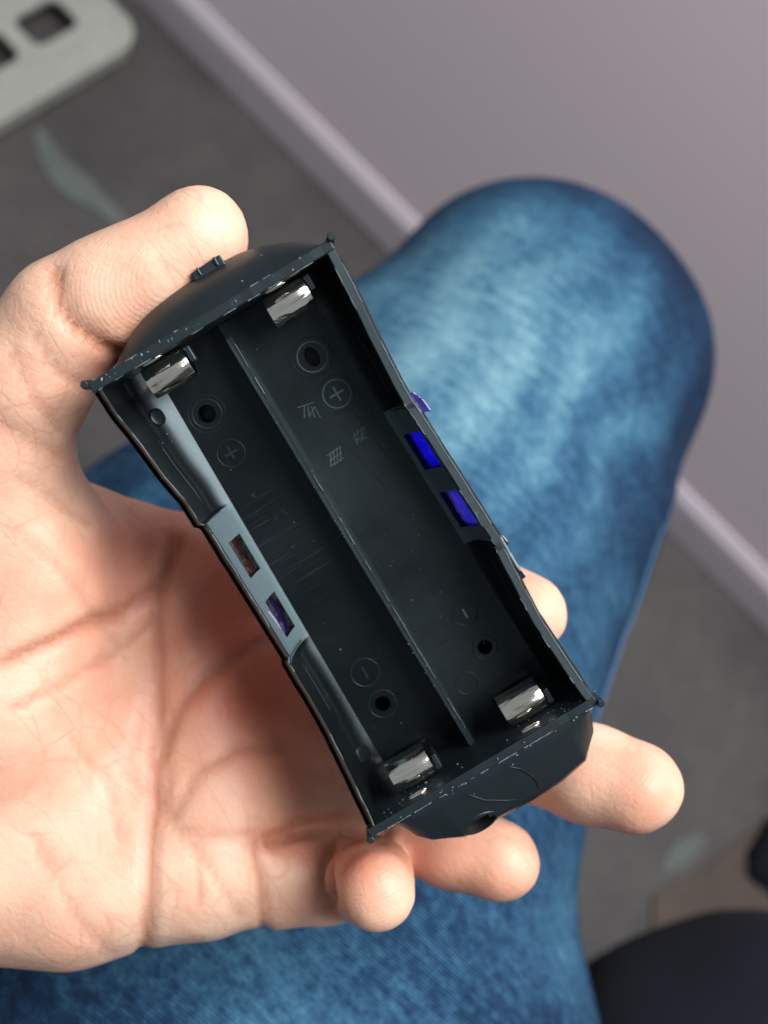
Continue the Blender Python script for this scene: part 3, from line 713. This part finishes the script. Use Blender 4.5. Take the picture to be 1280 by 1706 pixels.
# floor marks: raised rings, plus and minus signs
ringset = [('moulded_ring', 9.9, 28.2, 2.5, .14), ('moulded_ring', 9.9, 28.2, 3.3, .07), ('moulded_ring', -9.7, 29.0, 2.4, .12), ('moulded_ring', -9.7, 29, 3.1, .05),
           ('moulded_ring', 10.3, 21.0, 2.35, .16), ('moulded_ring', 10.3, 21.0, 3.0, .06), ('moulded_ring', -9.7, 21.5, 2.3, .09),
           ('moulded_ring', -9.7, -22.0, 2.45, .12), ('moulded_ring', 10.1, -22.0, 2.15, .12), ('moulded_ring', 4.3, -32.7, 1.95, .10),
           ('moulded_ring', -9.9, -28.3, 2.4, .10), ('moulded_ring', 10.1, -28.9, 2.1, .12)]
for nm, x, y, r, th in ringset: ring(nm, x, y, ZF+.02, r, th, case, SCUFFED if th > .13 else PLW)  # paler plastic on the boldest rings stands in for their highlight
def sign(name, x, y, plus, L=1.3):
    bm = bmesh.new(); boxb(bm, (x, y, ZF+.08), (L*2 if plus else .34, .34 if plus else L*2, .2))
    if plus: boxb(bm, (x, y, ZF+.08), (.34, L*2, .21))
    scale_bm(bm); bm_obj(name, bm, SCUFFED if x > 0 else PLW, case)
sign('plus_sign', 10.3, 21.0, True); sign('plus_sign', -9.7, 21.5, True, 1.1)
sign('minus_sign', 10.1, -22.0, False, .9); sign('minus_sign', -9.7, -22.0, False, 1.1)
# scraped characters on the right floor, cut as small bars
bm = bmesh.new()
def bar(x, y, a_, L, t_=.14): boxb(bm, (x, y, ZF+.04), (L, t_, .12), Matrix.Rotation(math.radians(a_), 3, 'Z'))
for k in range(4): bar(3.9+k*.62, 12.2, 62, 2.5, .13)
for k in range(3): bar(4.8, 11.3+k*.9, 4, 2.4, .10)
for k in range(4): bar(9.2+k*.55, 13.0+.3*(k % 2), 75-8*k, 2.1, .10)
bar(9.9, 12.6, -20, 2.3, .1); bar(10.1, 13.8, 12, 2.2, .08)
for k in range(4): bar(4.2+k*.6, 21.2-k*.4, 60+9*k, 2.0, .11)
bar(5.0, 22.0, -12, 2.9, .09); bar(5.4, 20.6, 30, 1.6, .1)
scale_bm(bm); bm_obj('scraped_mark', bm, SCUFFED, case)
# bosses in the corners of the left pocket
for x, y, z, r in ((-17.0, -33.5, -13.85, 1.7), (-16.55, 32.6, -14.0, 1.5)):
    bm = bmesh.new(); a_ = Vector((.75, 0, .66)); tube(bm, [(Vector((x, y, z))-a_*1.2)*MM, (Vector((x, y, z))+a_*.05)*MM, (Vector((x, y, z))+a_*.12)*MM, (Vector((x, y, z))+a_*.14)*MM], [r*MM, r*MM, r*.88*MM, r*.4*MM], 24)
    bm_obj('round_boss', bm, PL, case, True)
# thin moulding lines on the pockets
for s, ya, yb, k in ((-1, 16.5, 29, 5), (-1, -14, -24, 5), (1, 17, 30, 6), (1, -14, -26, 6)):
    P = []; bm = bmesh.new()
    for i in range(9):
        y = ya+(yb-ya)*i/8; pr = inner(y, s)[k]; P.append(Vector((pr[0]-s*.02, y, pr[1]))*MM)
    tube(bm, P, .00007, 5); bm_obj('moulding_line', bm, PLW, case, True)
for s, y in ((-1, -11.2), (-1, 14.4), (1, -12.0), (1, 14.0)):
    bm = bmesh.new(); P = [Vector((q_[0]-s*.05, y, q_[1]))*MM for q_ in inner(y, s)[0:9]]; tube(bm, P, .00012, 6)
    bm_obj('section_ridge', bm, PLW, case, True)

# contacts: bent nickel leaf springs -----------------------------------
def clip(x0, x1, s, label):
    yw = 40.0 if s > 0 else 40.2
    cy_, cz_, rr_ = yw-2.75, -6.6, 2.65
    prof = [(yw-.1, -9.0), (yw-.15, -7.0)]+[(cy_+rr_*math.cos(math.radians(a_)), cz_+rr_*1.08*math.sin(math.radians(a_))) for a_ in (25, 48, 70, 90, 112, 135, 158, 180)]+[(yw-5.2, -8.4), (yw-4.5, -10.6), (yw-3.4, -12.4), (yw-2.7, -14.0), (yw-3.0, -14.9)]
    # smooth the profile
    P = []
    for i in range(len(prof)-1):
        p0, p1, p2, p3 = prof[max(i-1, 0)], prof[i], prof[i+1], prof[min(i+2, len(prof)-1)]
        for k in range(4):
            t_ = k/4; P.append(tuple(.5*((2*p1[c])+(-p0[c]+p2[c])*t_+(2*p0[c]-5*p1[c]+4*p2[c]-p3[c])*t_*t_+(-p0[c]+3*p1[c]-3*p2[c]+p3[c])*t_**3) for c in (0, 1)))
    P.append(prof[-1]); bm = bmesh.new(); nx = 8; rows = []; th = .28
    for i, (y, z) in enumerate(P):
        a_ = P[max(i-1, 0)]; b_ = P[min(i+1, len(P)-1)]; ty_, tz = b_[0]-a_[0], b_[1]-a_[1]; l = math.hypot(ty_, tz); ny_, nz = tz/l, -ty_/l
        if i > 2 and nz < 0 and i < 14: ny_, nz = ny_, nz
        fr_ = []
        for off in (0, th):
            for k in range(nx+1):
                x = x0+(x1-x0)*k/nx; dn = .12*mn.noise(Vector((x*.35, y*.6*s, z*.6)))-.5*abs(2*k/nx-1)**2.3
                fr_.append(bm.verts.new(Vector((x, s*(y-ny_*off), z-nz*off+dn))*MM))
        rows.append(fr_)
    m_ = nx+1
    for A, B in zip(rows, rows[1:]):
        for k in range(nx):
            bm.faces.new((A[k], A[k+1], B[k+1], B[k])); bm.faces.new((A[m_+k], B[m_+k], B[m_+k+1], A[m_+k+1]))
        bm.faces.new((A[0], B[0], B[m_], A[m_])); bm.faces.new((A[nx], A[m_+nx], B[m_+nx], B[nx]))
    for R_ in (rows[0], rows[-1]):
        for k in range(nx): bm.faces.new((R_[k], R_[k+1], R_[m_+k+1], R_[m_+k]))
    o = bm_obj('contact_spring', bm, NI, case, True); e_ = o.modifiers.new('e', 'EDGE_SPLIT'); e_.split_angle = math.radians(35)
    if label: o['label'] = label
    # rivet head holding the spring to the end wall
    bm = bmesh.new(); r = bmesh.ops.create_uvsphere(bm, u_segments=16, v_segments=8, radius=1)
    xc = (x0*.62+x1*.38)
    for v_ in bm.verts: v_.co = Vector((v_.co.x*1.9+xc, v_.co.y*.35+s*(yw-.1), v_.co.z*.8-2.4))*MM
    bm_obj('rivet', bm, NI, o, True)
    # little plastic tab beside the spring
    bm = bmesh.new(); boxb(bm, (x1+.7, s*(yw-1.9), -7.2), (1.0, 2.6, 3.2)); scale_bm(bm)
    tb = bm_obj('retaining_tab', bm, PLW, case); b_ = tb.modifiers.new('b', 'BEVEL'); b_.width = .0002; b_.segments = 2
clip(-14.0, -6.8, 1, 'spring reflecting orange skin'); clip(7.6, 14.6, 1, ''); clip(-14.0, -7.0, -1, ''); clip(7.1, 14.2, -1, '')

# torn flash along the rims and loose crumbs of plastic
rnd = random.Random(3); bm = bmesh.new()
def burr(P, keep=.55, r=.085):
    i = 0
    while i < len(P)-2:
        L = rnd.randint(1, 4)
        if rnd.random() < keep:
            Q = P[i:i+L+1]
            if len(Q) > 1: tube(bm, [(q_+Vector((rnd.uniform(-.06, .06), 0, rnd.uniform(-.02, .1))))*MM for q_ in Q], [r*rnd.uniform(.4, 1.3)*MM for _ in Q], 5)
        i += L
burr(rim_in[-1], .6, .075); burr(rim_in[1], .5, .055)
burr([Vector((x, 40.0, .05)) for x in np.arange(-20, 20.5, .7)], .25, .08); burr([Vector((x, 41.6, .0)) for x in np.arange(-20, 20.5, .7)], .35, .08)
burr([Vector((x, -41.6, .05)) for x in np.arange(-20, 20.5, .35)], .6, .08)
burr([Vector((lerp(RX, y)+.02, y, lerp(RZ, y)+.05)) for y in np.arange(-38, 38, .9)], .7, .07)
burr([Vector((.46, y, -9.0)) for y in np.arange(-39, 37, 1.0)], .55, .05)
tag(bm_obj('torn_flash', bm, BURR, case), kind='stuff')
bm = bmesh.new()
def crumb(p_, r):
    g = bmesh.ops.create_icosphere(bm, subdivisions=1, radius=r*MM)
    q_ = Matrix.Rotation(rnd.uniform(0, 6), 3, 'Z') @ Matrix.Rotation(rnd.uniform(0, 6), 3, 'X')
    for v_ in g['verts']: v_.co = q_ @ Vector((v_.co.x*rnd.uniform(.8, 2.2), v_.co.y, v_.co.z*.5)) + Vector(p_)*MM
for _ in range(34): crumb((rnd.uniform(-20, 20), -41.7+rnd.uniform(-.5, .9), rnd.uniform(-.3, .15)), rnd.uniform(.05, .15))
for _ in range(26): crumb((rnd.gauss(-13, 4), -40.15, rnd.uniform(-6, -.5)), rnd.uniform(.04, .13))
for _ in range(30): crumb((rnd.gauss(14, 4), -40.15, rnd.uniform(-6, -.5)), rnd.uniform(.04, .10))
for _ in range(20): crumb((rnd.uniform(-19, 19), 41+rnd.uniform(-.6, .8), .05), rnd.uniform(.06, .2))
for _ in range(50):
    y = rnd.uniform(-38, 38); crumb((rnd.uniform(1.5, 14), y, ZF+.03), rnd.uniform(.03, .09))
for _ in range(30): crumb((rnd.uniform(-.6, .6), rnd.uniform(-38, 36), -9.0), rnd.uniform(.04, .08))
tag(bm_obj('plastic_crumbs', bm, BURR, case), kind='stuff')
# long scratches
for a_, b_ in (((-9.5, 12.0), (-5.5, 5.5)), ((-11.2, 14.8), (-9.8, 12.6)), ((7.5, 12), (9.6, 2)), ((3.4, -24), (5.2, -26)), ((11, 18), (12.4, 6))):
    bm = bmesh.new(); tube(bm, [Vector((a_[0], a_[1], ZF+.01))*MM, Vector(((a_[0]+b_[0])/2+.2, (a_[1]+b_[1])/2, ZF+.05))*MM, Vector((b_[0], b_[1], ZF+.01))*MM], [.00002, .00006, .00002], 5)
    bm_obj('scratch', bm, PLW, case, True)
